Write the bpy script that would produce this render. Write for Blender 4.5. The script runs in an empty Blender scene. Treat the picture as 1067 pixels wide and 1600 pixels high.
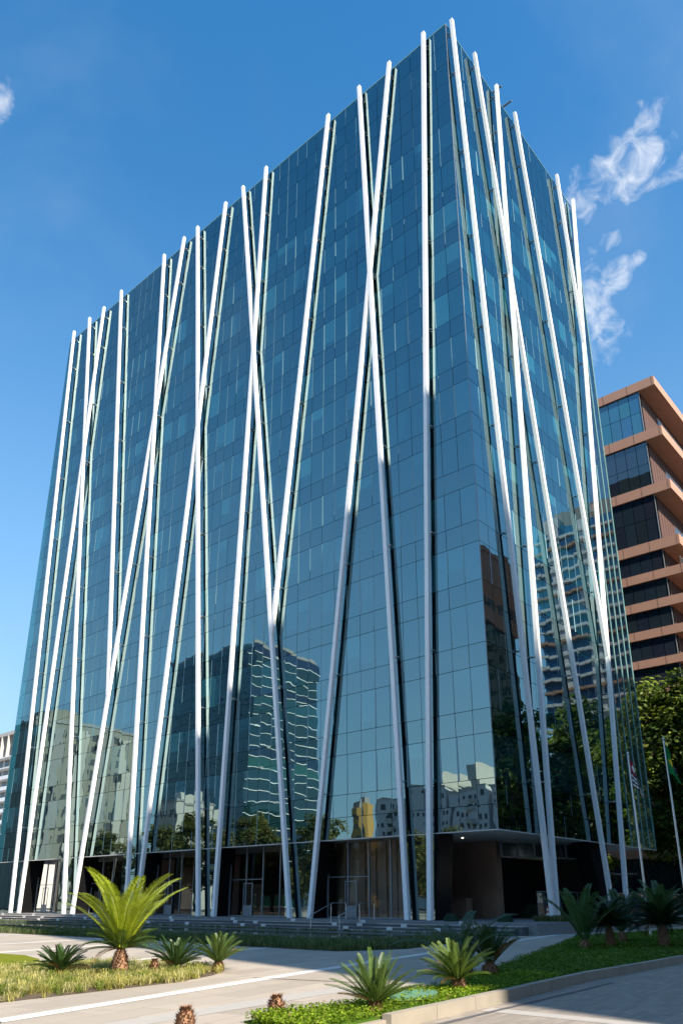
import bpy, math, random
from mathutils import Vector, Matrix, noise as mnoise
R = math.radians
random.seed(7)
scene = bpy.context.scene
col = scene.collection

# ------------------------------------------------------------------ camera
cam = bpy.data.objects.new('camera', bpy.data.cameras.new('camera'))
col.objects.link(cam)
scene.camera = cam
cam.data.sensor_fit = 'VERTICAL'
cam.data.sensor_height = 36.0
cam.data.sensor_width = 24.0
cam.data.lens = 36.0 * 1193.53 / 1600.0
cam.data.shift_y = (993.22 - 800.0) / 1600.0
cam.data.clip_start = 0.1
cam.data.clip_end = 6000.0
YAW, PITCH = 0.71685, 0.33554
cy, sy, cp, sp = math.cos(YAW), math.sin(YAW), math.cos(PITCH), math.sin(PITCH)
fwd = Vector((cy * cp, sy * cp, sp)); rgt = Vector((sy, -cy, 0)); upv = rgt.cross(fwd)
CAM = Vector((-37.684, -21.578, 1.548))
cam.matrix_world = Matrix(((rgt.x, upv.x, -fwd.x, CAM.x), (rgt.y, upv.y, -fwd.y, CAM.y), (rgt.z, upv.z, -fwd.z, CAM.z), (0, 0, 0, 1)))

# ------------------------------------------------------------------ light
scene.view_settings.view_transform = 'Standard'
scene.view_settings.look = 'None'
scene.view_settings.gamma = 1.0
scene.view_settings.exposure = 1.15
SUN = Vector((-0.25, -0.968, 0.0)).normalized()
ELEV = R(41.7)
SUN = Vector((SUN.x * math.cos(ELEV), SUN.y * math.cos(ELEV), math.sin(ELEV)))
sun = bpy.data.objects.new('sun', bpy.data.lights.new('sun', 'SUN'))
col.objects.link(sun)
sun.data.energy = 4.9
sun.data.angle = R(0.5)
sun.data.color = (1.0, 0.89, 0.75)
sun.rotation_euler = (-SUN).to_track_quat('-Z', 'Y').to_euler()

world = bpy.data.worlds.new('World')
scene.world = world
world.use_nodes = True
wn = world.node_tree
wn.nodes.clear()


class NT:
    """small helper around a node tree"""
    def __init__(s, tree): s.t = tree
    def n(s, kind, **kw):
        nd = s.t.nodes.new(kind)
        for k, v in kw.items(): setattr(nd, k, v)
        return nd
    def l(s, a, b): s.t.links.new(a, b)
    def setin(s, sock, v):
        if hasattr(v, 'is_output'): s.l(v, sock)
        else: sock.default_value = v
    def math(s, op, a, b=0.0, c=0.0, clamp=False):
        nd = s.n('ShaderNodeMath', operation=op, use_clamp=clamp)
        for i, v in enumerate((a, b, c)): s.setin(nd.inputs[i], v)
        return nd.outputs[0]
    def vmath(s, op, a, b=(0, 0, 0)):
        nd = s.n('ShaderNodeVectorMath', operation=op)
        s.setin(nd.inputs[0], a); s.setin(nd.inputs[1], b)
        return nd.outputs['Value'] if op in ('DOT_PRODUCT', 'LENGTH') else nd.outputs[0]
    def sstep(s, x, a, b):
        nd = s.n('ShaderNodeMapRange', interpolation_type='SMOOTHSTEP')
        s.setin(nd.inputs[0], x)
        nd.inputs[1].default_value = a; nd.inputs[2].default_value = b
        nd.inputs[3].default_value = 0.0; nd.inputs[4].default_value = 1.0
        return nd.outputs[0]
    def mix(s, f, a, b, blend='MIX'):
        nd = s.n('ShaderNodeMix', data_type='RGBA', blend_type=blend)
        s.setin(nd.inputs[0], f); s.setin(nd.inputs[6], a); s.setin(nd.inputs[7], b)
        return nd.outputs[2]
    def noise(s, vec, scale, detail=3.0, rough=0.5, dist=0.0):
        nd = s.n('ShaderNodeTexNoise')
        if vec is not None: s.l(vec, nd.inputs['Vector'])
        nd.inputs['Scale'].default_value = scale
        nd.inputs['Detail'].default_value = detail
        nd.inputs['Roughness'].default_value = rough
        nd.inputs['Distortion'].default_value = dist
        return nd.outputs[0]


W = NT(wn)
sky = W.n('ShaderNodeTexSky', sky_type='NISHITA', sun_disc=False)
sky.sun_elevation = ELEV
sky.sun_rotation = math.atan2(SUN.x, SUN.y)
sky.altitude = 700.0
sky.air_density = 1.0
sky.dust_density = 0.5
sky.ozone_density = 1.6
hs = W.n('ShaderNodeHueSaturation')
hs.inputs['Saturation'].default_value = 1.34
hs.inputs['Hue'].default_value = 0.492
hs.inputs['Value'].default_value = 1.0
W.l(sky.outputs[0], hs.inputs['Color'])
tc = W.n('ShaderNodeTexCoord')
dirv = W.vmath('NORMALIZE', tc.outputs['Generated'])


def sky_dir(bear, elev):          # bearing degrees counter-clockwise from +X
    b, e = R(bear), R(elev)
    return Vector((math.cos(b) * math.cos(e), math.sin(b) * math.cos(e), math.sin(e)))


CLOUDS = [   # bearing, elevation, half width, half height (degrees), turn, strength
    (15.0, 47.5, 3.3, 1.5, 24, .95), (12.4, 48.7, 2.3, .8, 62, .85), (11.0, 46.5, 2.3, .6, 12, .75), (18.3, 47.0, 2.1, .8, 22, .8),
    (10.9, 49.4, 1.6, .5, -60, .6), (17.0, 41.6, 2.1, .85, 24, .85), (18.9, 40.4, 1.2, 2.3, -6, .9), (17.3, 43.8, 1.7, .55, 4, .6), (18.3, 38.0, 1.8, 1.6, 0, .55),
    (74.0, 49.2, 1.15, 1.5, 8, .95)]
dens = None
wob = W.n('ShaderNodeTexNoise'); wob.inputs['Scale'].default_value = 26.0; wob.inputs['Detail'].default_value = 6.0
W.l(dirv, wob.inputs['Vector'])
wv = W.vmath('SCALE', W.vmath('SUBTRACT', wob.outputs['Color'], (0.5, 0.5, 0.5)))
wv.node.inputs['Scale'].default_value = 0.030
dw = W.vmath('ADD', dirv, wv)
for bear, el, hw, hh, turn, st in CLOUDS:
    d0 = sky_dir(bear, el)
    e1 = Vector((0, 0, 1)).cross(d0).normalized() * -1.0      # to the right
    e2 = e1.cross(d0).normalized()
    c, s_ = math.cos(R(turn)), math.sin(R(turn))
    a1 = (e1 * c + e2 * s_) / math.radians(hw)
    a2 = (e2 * c - e1 * s_) / math.radians(hh)
    rel = W.vmath('SUBTRACT', dw, tuple(d0))
    x = W.vmath('DOT_PRODUCT', rel, tuple(a1)); y = W.vmath('DOT_PRODUCT', rel, tuple(a2))
    r2 = W.math('ADD', W.math('MULTIPLY', x, x), W.math('MULTIPLY', y, y))
    m = W.math('MULTIPLY', W.math('SUBTRACT', 1.0, W.sstep(r2, 0.0, 2.2)), st)
    dens = m if dens is None else W.math('MAXIMUM', dens, m)
nz = W.noise(dirv, 42.0, 9.0, 0.6, 0.5)
mask = dens
dens = W.sstep(W.math('ADD', dens, W.math('MULTIPLY', W.math('SUBTRACT', nz, 0.56), 2.4)), 0.10, 1.75)
dens = W.math('MULTIPLY', dens, W.sstep(mask, 0.02, 0.35))
thin = W.math('MULTIPLY', W.sstep(W.noise(dirv, 3.2, 5.0, 0.55, 0.4), 0.45, 0.85), 0.13)
dens = W.math('MAXIMUM', dens, thin)
sepz = W.n('ShaderNodeSeparateXYZ'); W.l(dirv, sepz.inputs[0])
low = W.math('MULTIPLY', W.math('POWER', W.math('SUBTRACT', 1.0, W.sstep(sepz.outputs[2], 0.0, 0.92)), 1.25), 0.82)   # pale band of air towards the horizon
hazy = W.mix(low, hs.outputs[0], (1.45, 2.15, 2.85, 1))
skyc = W.mix(dens, hazy, (3.6, 3.75, 3.95, 1))
bg = W.n('ShaderNodeBackground')
bg.inputs['Strength'].default_value = 0.13
W.l(skyc, bg.inputs['Color'])
wo = W.n('ShaderNodeOutputWorld')
W.l(bg.outputs[0], wo.inputs[0])

# ------------------------------------------------------------------ materials
def new_mat(name):
    m = bpy.data.materials.new(name)
    m.use_nodes = True
    t = NT(m.node_tree)
    b = m.node_tree.nodes['Principled BSDF']
    return m, t, b


def mat(name, colr, rough=0.6, metal=0.0, var=0.12, scale=1.5, ior=1.45, bump=0.0, bscale=20.0, coords='Object'):
    m, t, b = new_mat(name)
    tcn = t.n('ShaderNodeTexCoord')
    nz = t.noise(tcn.outputs[coords], scale, 5.0, 0.6)
    lo = tuple(c * (1 - var) for c in colr) + (1,)
    hi = tuple(min(1, c * (1 + var)) for c in colr) + (1,)
    t.l(t.mix(nz, lo, hi), b.inputs['Base Color'])
    b.inputs['Roughness'].default_value = rough
    b.inputs['Metallic'].default_value = metal
    b.inputs['IOR'].default_value = ior
    if bump:
        bp = t.n('ShaderNodeBump'); bp.inputs['Strength'].default_value = bump
        t.l(t.noise(tcn.outputs[coords], bscale, 4.0), bp.inputs['Height'])
        t.l(bp.outputs[0], b.inputs['Normal'])
    return m


def glass_mat(name, ior=3.75, wave=0.0065, wscale=0.5, tint=(0.68, 0.95, 0.95, 1), rough=0.0):
    """reflective coated curtain-wall glass; the pane attribute carries what hangs behind each pane"""
    m, t, b = new_mat(name)
    at = t.n('ShaderNodeAttribute', attribute_name='pane')
    t.l(at.outputs['Color'], b.inputs['Base Color'])
    b.inputs['Roughness'].default_value = rough
    b.inputs['IOR'].default_value = ior
    b.inputs['Specular Tint'].default_value = tint
    tcn = t.n('ShaderNodeTexCoord')
    bp = t.n('ShaderNodeBump')
    bp.inputs['Strength'].default_value = 1.0
    bp.inputs['Distance'].default_value = wave
    h = t.noise(tcn.outputs['Object'], wscale, 1.5, 0.4)
    t.l(h, bp.inputs['Height'])
    t.l(bp.outputs[0], b.inputs['Normal'])
    return m


def clear_glass(name, refl=2.0, tr=(0.55, 0.62, 0.62, 1)):
    m, t, b = new_mat(name)
    m.node_tree.nodes.remove(b)
    out = m.node_tree.nodes['Material Output']
    tb = t.n('ShaderNodeBsdfTransparent'); tb.inputs[0].default_value = tr
    gl = t.n('ShaderNodeBsdfGlossy'); gl.inputs['Roughness'].default_value = 0.0
    gl.inputs[0].default_value = (0.85, 0.93, 0.95, 1)
    fr = t.n('ShaderNodeFresnel'); fr.inputs[0].default_value = refl
    mx = t.n('ShaderNodeMixShader')
    t.l(fr.outputs[0], mx.inputs[0]); t.l(tb.outputs[0], mx.inputs[1]); t.l(gl.outputs[0], mx.inputs[2])
    t.l(mx.outputs[0], out.inputs[0])
    return m


def leaf_mat(name, rough=0.5, trans=0.35, spec=1.45):
    m, t, b = new_mat(name)
    out = m.node_tree.nodes['Material Output']
    at = t.n('ShaderNodeAttribute', attribute_name='tint')
    t.l(at.outputs['Color'], b.inputs['Base Color'])
    b.inputs['Roughness'].default_value = rough
    b.inputs['IOR'].default_value = spec
    tr = t.n('ShaderNodeBsdfTranslucent')
    t.l(t.mix(1.0, at.outputs['Color'], (1.0, 1.1, 0.55, 1), 'MULTIPLY'), tr.inputs[0])
    mx = t.n('ShaderNodeMixShader'); mx.inputs[0].default_value = trans
    t.l(b.outputs[0], mx.inputs[1]); t.l(tr.outputs[0], mx.inputs[2]); t.l(mx.outputs[0], out.inputs[0])
    return m


def paving_mat(name, base, rot, bw, bh, mortar=0.010, var=0.2, mcol=None, rough=0.65, band=0.5):
    m, t, b = new_mat(name)
    tcn = t.n('ShaderNodeTexCoord')
    mp = t.n('ShaderNodeMapping'); mp.inputs['Rotation'].default_value = (0, 0, -rot)
    t.l(tcn.outputs['Object'], mp.inputs['Vector'])
    br = t.n('ShaderNodeTexBrick')
    t.l(mp.outputs[0], br.inputs['Vector'])
    br.inputs['Scale'].default_value = 1.0
    br.inputs['Brick Width'].default_value = bw; br.inputs['Row Height'].default_value = bh
    br.inputs['Mortar Size'].default_value = mortar
    br.inputs['Mortar Smooth'].default_value = 0.3
    br.inputs['Bias'].default_value = 0.0
    br.inputs['Color1'].default_value = tuple(c * (1 - var) for c in base) + (1,)
    br.inputs['Color2'].default_value = tuple(c * (1 + var * .7) for c in base) + (1,)
    br.inputs['Mortar'].default_value = (mcol or tuple(c * 0.6 for c in base)) + (1,)
    big = t.noise(mp.outputs[0], 0.35, 6.0, 0.65)
    fine = t.noise(mp.outputs[0], 14.0, 6.0, 0.7)
    c1 = t.mix(t.sstep(big, 0.35, 0.7), br.outputs[0], tuple(c * 0.8 for c in base) + (1,))
    c1.node.inputs[0].links[0].from_node  # keep link
    k = t.math('MULTIPLY', t.sstep(big, 0.35, 0.75), band)
    c1 = t.mix(k, br.outputs[0], tuple(c * 0.72 for c in base) + (1,))
    c2 = t.mix(t.math('MULTIPLY', fine, 0.35), c1, tuple(c * 0.62 for c in base) + (1,))
    stain = t.math('MULTIPLY', t.sstep(t.noise(mp.outputs[0], 0.9, 9.0, 0.72, 0.8), 0.53, 0.70), 0.34)
    c2 = t.mix(stain, c2, tuple(c * 0.5 for c in base) + (1,))
    t.l(c2, b.inputs['Base Color'])
    b.inputs['Roughness'].default_value = rough
    bp = t.n('ShaderNodeBump'); bp.inputs['Strength'].default_value = 0.25; bp.inputs['Distance'].default_value = 0.01
    t.l(fine, bp.inputs['Height']); t.l(bp.outputs[0], b.inputs['Normal'])
    return m


M = {}
M['glass'] = glass_mat('curtain_glass')
M['far_glass'] = glass_mat('neighbour_glass', 2.2, 0.01, 0.4, (0.8, 0.95, 1, 1))
M['wing'] = clear_glass('screen_glass', 2.3, (0.50, 0.66, 0.66, 1))
M['lobby_glass'] = clear_glass('lobby_glass', 1.38, (0.90, 0.93, 0.92, 1))
M['rail_glass'] = clear_glass('rail_glass', 1.5, (0.75, 0.8, 0.8, 1))
M['white'] = mat('white_paint', (0.86, 0.86, 0.85), 0.4, var=0.07, scale=0.8)
M['postback'] = mat('shaded_dark_steel', (0.045, 0.037, 0.032), 0.6)
M['steel'] = mat('brushed_steel', (0.55, 0.56, 0.57), 0.3, 0.9)
M['fin'] = mat('teal_glass_edge', (0.22, 0.42, 0.40), 0.3)
M['streak'] = mat('mullion_edge', (0.19, 0.34, 0.38), 0.4, var=0.3, scale=0.4)
M['alu'] = mat('anodised_frame', (0.24, 0.26, 0.27), 0.4, 0.2)
M['dark'] = mat('dark_cavity', (0.010, 0.011, 0.012), 0.8, ior=1.12)
M['black'] = mat('black_polished_cladding', (0.009, 0.009, 0.010), 0.2, ior=1.25)
M['soffit'] = mat('pale_soffit', (0.80, 0.74, 0.67), 0.6)
M['wood'] = mat('brown_stone_panel', (0.36, 0.235, 0.175), 0.5, var=0.3, scale=0.7)
M['panel'] = mat('folded_brown_panel', (0.30, 0.215, 0.165), 0.5, var=0.3, scale=0.9)
M['granite'] = mat('grey_granite', (0.19, 0.187, 0.183), 0.6, var=0.3, scale=6)
M['granite_dark'] = mat('dark_granite', (0.09, 0.09, 0.095), 0.6, var=0.3, scale=6)
M['granite_light'] = mat('pale_granite', (0.36, 0.34, 0.31), 0.6, var=0.15, scale=5)
M['whitestone'] = mat('white_stone', (0.62, 0.60, 0.56), 0.6, var=0.1, scale=3)
M['kerb'] = mat('concrete_kerb', (0.29, 0.26, 0.21), 0.75, var=0.3, scale=1.6, bump=0.2, bscale=30)
M['asphalt'] = mat('asphalt', (0.07, 0.07, 0.072), 0.85, var=0.3, scale=0.8)
M['paving'] = paving_mat('plaza_slabs', (0.385, 0.335, 0.275), R(14), 1.8, 0.62)
M['road'] = paving_mat('road_setts', (0.30, 0.262, 0.22), R(4), 0.42, 0.11, 0.006, 0.22, band=0.35)
M['soil'] = mat('soil', (0.09, 0.065, 0.04), 0.95, var=0.4, scale=5)
M['turf'] = mat('clover_mat', (0.05, 0.10, 0.012), 1.0, ior=1.1, var=0.5, scale=3.0, bump=0.8, bscale=18)
M['lawn'] = mat('mown_lawn', (0.13, 0.15, 0.015), 1.0, var=0.4, scale=4.0, ior=1.1, bump=0.6, bscale=40)
M['leaf'] = leaf_mat('leaf', 0.55, 0.38, 1.3)
M['frond'] = leaf_mat('frond', 0.35, 0.22)
M['trunk'] = mat('bark', (0.13, 0.095, 0.07), 0.9, var=0.5, scale=9, bump=0.8, bscale=14)
M['cone'] = mat('cycad_stem', (0.27, 0.15, 0.085), 0.85, var=0.5, scale=22)
M['terracotta'] = mat('terracotta_slab', (0.42, 0.235, 0.16), 0.7, var=0.12, scale=0.5)
M['louvre'] = mat('brown_louvre', (0.11, 0.06, 0.045), 0.6)
M['offwhite'] = mat('off_white_render', (0.50, 0.47, 0.42), 0.7, var=0.08, scale=0.3)
M['lilac'] = mat('pale_grey_render', (0.66, 0.64, 0.66), 0.7, var=0.08, scale=0.3)
M['beige'] = mat('beige_render', (0.27, 0.26, 0.22), 0.7, var=0.2, scale=0.15)
M['ochre'] = mat('ochre_render', (0.50, 0.29, 0.08), 0.7, var=0.1)
M['grey'] = mat('grey_concrete', (0.30, 0.29, 0.28), 0.7, var=0.15, scale=0.3)
M['window_pale'] = mat('pale_window', (0.085, 0.09, 0.095), 0.25, var=0.5, scale=0.25)  # paler window tone for lower contrast
M['window'] = mat('dark_window', (0.02, 0.028, 0.035), 0.08, ior=1.8)
M['red'] = mat('red_cloth', (0.30, 0.015, 0.03), 0.8)
M['orange'] = mat('orange_plastic', (0.75, 0.14, 0.03), 0.5)
M['greencover'] = mat('green_plastic', (0.10, 0.22, 0.15), 0.5)


def water_mat():
    m, t, b = new_mat('pool_water')
    b.inputs['Base Color'].default_value = (0.008, 0.012, 0.014, 1)
    b.inputs['Roughness'].default_value = 0.02
    b.inputs['IOR'].default_value = 1.5
    tcn = t.n('ShaderNodeTexCoord')
    bp = t.n('ShaderNodeBump'); bp.inputs['Strength'].default_value = 0.12; bp.inputs['Distance'].default_value = 0.02
    t.l(t.noise(tcn.outputs['Object'], 2.5, 3.0), bp.inputs['Height']); t.l(bp.outputs[0], b.inputs['Normal'])
    return m


M['water'] = water_mat()
m_, t_, b_ = new_mat('lamp_glow')
b_.inputs['Emission Color'].default_value = (1, 0.93, 0.8, 1); b_.inputs['Emission Strength'].default_value = 2.0
M['glow'] = m_


# ------------------------------------------------------------------ mesh builder
class MB:
    def __init__(s): s.v = []; s.f = []; s.m = []; s.c = []
    def face(s, pts, mi=0, c=None):
        n = len(s.v); s.v.extend([tuple(p) for p in pts]); s.f.append(tuple(range(n, n + len(pts)))); s.m.append(mi); s.c.append(c)
    def idx(s, pts, faces, mi=0, c=None):
        n = len(s.v); s.v.extend([tuple(p) for p in pts])
        for f in faces: s.f.append(tuple(n + i for i in f)); s.m.append(mi); s.c.append(c)
    def hexa(s, b, t, mi=0, c=None):      # 4 bottom + 4 top points, counter-clockwise from above
        s.idx(list(b) + list(t), [(3, 2, 1, 0), (4, 5, 6, 7), (0, 1, 5, 4), (1, 2, 6, 5), (2, 3, 7, 6), (3, 0, 4, 7)], mi, c)
    def box(s, x0, x1, y0, y1, z0, z1, mi=0, c=None):
        s.hexa([(x0, y0, z0), (x1, y0, z0), (x1, y1, z0), (x0, y1, z0)], [(x0, y0, z1), (x1, y0, z1), (x1, y1, z1), (x0, y1, z1)], mi, c)
    def prism(s, poly, z0, z1, mi=0, c=None):
        n = len(poly)
        s.idx([(x, y, z0) for x, y in poly] + [(x, y, z1) for x, y in poly],
              [tuple(range(n - 1, -1, -1)), tuple(range(n, 2 * n))] + [(i, (i + 1) % n, n + (i + 1) % n, n + i) for i in range(n)], mi, c)
    def tube(s, pts, rad, n=8, mi=0, c=None, cap=True):
        pts = [Vector(p) for p in pts]; base = len(s.v)
        for i, p in enumerate(pts):
            d = (pts[min(i + 1, len(pts) - 1)] - pts[max(i - 1, 0)]).normalized()
            a = d.cross(Vector((0, 0, 1)) if abs(d.z) < .95 else Vector((1, 0, 0))).normalized(); b = d.cross(a)
            r = rad[i] if isinstance(rad, (list, tuple)) else rad
            for k in range(n):
                th = 2 * math.pi * k / n
                s.v.append(tuple(p + a * (r * math.cos(th)) + b * (r * math.sin(th))))
        for i in range(len(pts) - 1):
            for k in range(n):
                q = base + i * n
                s.f.append((q + k, q + n + k, q + n + (k + 1) % n, q + (k + 1) % n)); s.m.append(mi); s.c.append(c)
        if cap:
            s.f.append(tuple(base + k for k in range(n))); s.m.append(mi); s.c.append(c)
            q = base + (len(pts) - 1) * n
            s.f.append(tuple(q + k for k in reversed(range(n)))); s.m.append(mi); s.c.append(c)
    def build(s, name, mats, parent=None, attr=None, smooth=False, label=None):
        me = bpy.data.meshes.new(name)
        me.from_pydata(s.v, [], s.f)
        if not isinstance(mats, (list, tuple)): mats = [mats]
        for m in mats: me.materials.append(m)
        if len(mats) > 1: me.polygons.foreach_set('material_index', s.m)
        if smooth: me.polygons.foreach_set('use_smooth', [True] * len(s.f))
        if attr:
            a = me.attributes.new(attr, 'FLOAT_COLOR', 'FACE')
            flat = []
            for c in s.c:
                c = c or (0.02, 0.02, 0.02); flat.extend((c[0], c[1], c[2], 1.0))
            a.data.foreach_set('color', flat)
        me.update()
        o = bpy.data.objects.new(name, me)
        col.objects.link(o)
        if parent: o.parent = parent
        if label: o['label'] = label
        return o


def thing(name, label, cat, loc=(0, 0, 0), rz=0.0, group=None):
    o = bpy.data.objects.new(name, None)
    o.empty_display_size = 0.3
    col.objects.link(o)
    o.location = loc; o.rotation_euler = (0, 0, rz)
    tag(o, label, cat, group)
    return o


def tag(o, label=None, cat=None, group=None, kind=None):
    if label: o['label'] = label
    if cat: o['category'] = cat
    if group: o['group'] = group
    if kind: o['kind'] = kind
    return o


def copy_obj(src, parent=None, loc=None):
    o = src.copy(); col.objects.link(o)
    if parent: o.parent = parent
    if loc is not None: o.location = loc
    return o


def structure(o): o['kind'] = 'structure'; return o


def sheet(name, poly, z, m, kind='structure'):
    b = MB(); b.face([(x, y, z) for x, y in poly])
    o = b.build(name, m); o['kind'] = kind
    return o


# ------------------------------------------------------------------ ground
sheet('ground', [(-2500, -2500), (2500, -2500), (2500, 2500), (-2500, 2500)], -0.25, M['asphalt'])
KERB = [(-70, -18.6), (-28.4, -14.3), (-24.5, -13.92), (-20.3, -13.45), (-12.9, -13.2), (0, -13.0), (60, -12.4)]
b = MB(); b.prism(KERB + [(60, 130), (-70, 130)], -0.3, 0.0); structure(b.build('plaza', M['paving']))
sheet('road', [(-140, -32), (140, -32), (140, -11), (-140, -11)], -0.12, M['road'])
def strip(name, p, q, w, z, m):
    p, q = Vector(p + (0,)), Vector(q + (0,)); n = (q - p).normalized().cross(Vector((0, 0, 1))) * w / 2
    return sheet(name, [tuple((a).xy) for a in (p + n, q + n, q - n, p - n)], z, m)
for p, q, w in (((-60, -17.6), (-19.3, -7.08), .34), ((-19.3, -7.08), (6.5, -1.35), .34), ((-45, -6.9), (-16.3, .05), .3), ((-45, -.7), (-16.6, 6.5), .3), ((-45, 4.6), (-16.9, 10.6), .3), ((-45, 12), (-17, 17.9), .3), ((-45, 19), (-17, 25), .3)):
    strip('paving_stripe', p, q, w, 0.004 if w < .33 else 0.005, M['whitestone'])
strip('paving_stripe', (-34, -12.3), (-25.6, -11.2), .55, 0.004, M['granite_light'])
strip('road_stripe', (-25.66, -14.25), (-25.66, -24), .42, -0.116, M['granite_light'])
strip('drain_channel', (-25.35, -8.3), (-24.62, -10.9), .05, .006, M['dark'])
strip('drain_channel', (-27.6, -14.6), (-20, -14.05), .10, -.114, M['granite_dark'])
# kerb as separate stones along the road
def kerb_pts(step=1.0):
    out = []
    for a, b2 in zip(KERB[1:-1], KERB[2:]):
        a, b2 = Vector(a), Vector(b2); n = max(1, int((b2 - a).length / step))
        for i in range(n): out.append((a.lerp(b2, i / n), a.lerp(b2, (i + 1) / n)))
    return out
b = MB()
for p, q in kerb_pts(1.0):
    if p.x < -40 or p.x > 25: continue
    d = (q - p).normalized(); n = Vector((d.y, -d.x)) * .09; e = d * .006
    dz = random.uniform(-.004, .004)
    pts = [p + e + n, q - e + n, q - e - n * .7, p + e - n * .7]
    b.hexa([(v.x, v.y, -.2) for v in pts], [(v.x, v.y, .075 + dz) for v in pts])
structure(b.build('kerb', M['kerb']))

# plinth, steps and pool
PZ = 0.58
b = MB(); b.prism([(-1.6, -2.7), (60, -2.7), (60, 64), (-1.6, 64)], 0.0, PZ); structure(b.build('plinth', [M['granite']]))
st = MB()
for k in range(3):
    x1 = -1.6 - .62 * k; z = PZ - .155 * (k + 1)
    st.box(x1 - .60, x1 - .002, -2.2 + .3 * k, 64, 0.0, z - .035, 1)
    y = -2.2 + .3 * k
    while y < 64:
        L = random.choice((1.8, 2.4, 3.0)); st.box(x1 - .62, x1 - .002, y + .006, min(64, y + L), z - .034, z + random.uniform(-.004, .004), random.choice((0, 0, 2))); y += L
steps = structure(st.build('stone_steps', [M['granite_light'], M['granite_dark'], M['granite']]))
random.seed(11)
wb = None
for k in range(3):
    x1 = -1.6 - .62 * k; z = PZ - .155 * k
    y = random.uniform(0, 3)
    while y < 60:
        bb = MB(); bb.box(x1 - .012, x1 + .2, y, y + .38, z - .15, z + .006)
        bb.build('white_block', M['whitestone'], steps)
        y += random.choice((1.9, 3.1, 4.4, 5.6, 6.7))
b = MB(); b.box(-4.7, -3.47, -1.6, 64, 0.0, .06); structure(b.build('pool_ledge', M['granite']))
sheet('pool_water', [(-12.6, 1.0), (-11.9, -.3), (-10.6, -.9), (-8.6, -.9), (-6.6, -.4), (-4.7, .6), (-4.7, 64), (-12.6, 64)], 0.012, M['water'])
b = MB()
for i in range(70):
    y = .9 + i * .9
    b.box(-12.85, -12.6 , y, y + .88, 0, .05)
structure(b.build('pool_edge', M['granite']))

# ------------------------------------------------------------------ the tower
tower = thing('glass_office_tower', 'tall blue mirrored glass office tower striped with slanting white posts', 'office tower', (0, 0, 0))
LU, LV, ZB, ZT = 57.5, 23.4, 5.3, 69.44
NL, NR = 48, 20
b = MB(); b.box(.10, 18.6, .10, LU - .2, ZB + .25, 37.9); b.box(.10, 20.9, .10, LU - .2, 37.9, ZT - .15); b.build('tower_core', M['dark'], tower)
b = MB(); b.box(.02, 23.3, .02, LU - .02, ZB + .02, ZB + .24); b.build('soffit', M['soffit'], tower)
b = MB(); b.box(-.03, LV + .03, -.03, .015, ZB - .05, ZB); b.box(-.03, .015, .017, LU, ZB - .05, ZB); b.build('soffit_trim', M['whitestone'], tower)

random.seed(3)
def pane_col(kind):
    k = random.uniform(.8, 1.25)
    if kind == 'spandrel': c = (.0008, .005, .008)
    elif kind == 'crown': c = (.0008, .0045, .007)
    elif kind == 'blind': c = (.013, .075, .098); k = random.uniform(.55, 1.25)
    else: c = (.0025, .021, .030)
    return (c[0] * k, c[1] * k, c[2] * k)
def facade_band(side, z0, z1, kind, name):
    n = NL if side == 'L' else NR; w = (LU if side == 'L' else LV) / n
    g = .016
    mb = MB(); wing = MB()
    for i in range(n):
        a0, a1 = i * w + g, (i + 1) * w - g
        tx, ty = random.gauss(0, .0018), random.gauss(0, .0018)
        def P(a, z):
            off = (a - (a0 + a1) / 2) * tx + (z - (z0 + z1) / 2) * ty
            return (off, a, z) if side == 'L' else (a, off, z)
        def Q(A0, A1, Z0, Z1):
            pts = [P(A0, Z0), P(A1, Z0), P(A1, Z1), P(A0, Z1)]
            return pts[::-1] if side == 'L' else pts
        zz0, zz1 = z0 + g, z1 - g
        is_wing = side == 'R' and i >= NR - (2 if z0 > 36 else 4)
        if side == 'L' and i == NL - 1:
            k = random.uniform(.6, 1.2); mb.face(Q(a0, a1, zz0, zz1), 0, (.012 * k, .13 * k, .17 * k)); continue
        if is_wing:
            wing.face(Q(a0, a1, zz0, zz1)); continue
        r = random.random()
        if kind == 'vision' and r < (.30 if side == 'L' else .30 if z0 > 22 else 0):
            zs = zz1 - (zz1 - zz0) * random.choice((.35, .6, 1.0, 1.0, .8))
            if zs > zz0 + .05:
                mb.face(Q(a0, a1, zz0, zs), 0, pane_col('vision')); mb.face(Q(a0, a1, zs, zz1), 0, pane_col('blind'))
            else: mb.face(Q(a0, a1, zz0, zz1), 0, pane_col('blind'))
        else: mb.face(Q(a0, a1, zz0, zz1), 0, pane_col(kind))
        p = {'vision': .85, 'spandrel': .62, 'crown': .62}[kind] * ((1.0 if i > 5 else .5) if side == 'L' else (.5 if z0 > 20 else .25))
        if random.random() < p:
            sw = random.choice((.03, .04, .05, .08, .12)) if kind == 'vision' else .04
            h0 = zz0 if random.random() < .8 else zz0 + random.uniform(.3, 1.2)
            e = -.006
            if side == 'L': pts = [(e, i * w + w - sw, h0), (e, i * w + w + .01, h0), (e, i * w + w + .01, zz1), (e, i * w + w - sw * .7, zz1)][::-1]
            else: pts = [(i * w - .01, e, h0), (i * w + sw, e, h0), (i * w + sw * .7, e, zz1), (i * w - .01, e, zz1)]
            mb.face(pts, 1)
    o = mb.build(name, [M['glass'], M['streak']], tower, attr='pane')
    if wing.f: wing.build('screen_pane', M['wing'], o)
    return o
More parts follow.
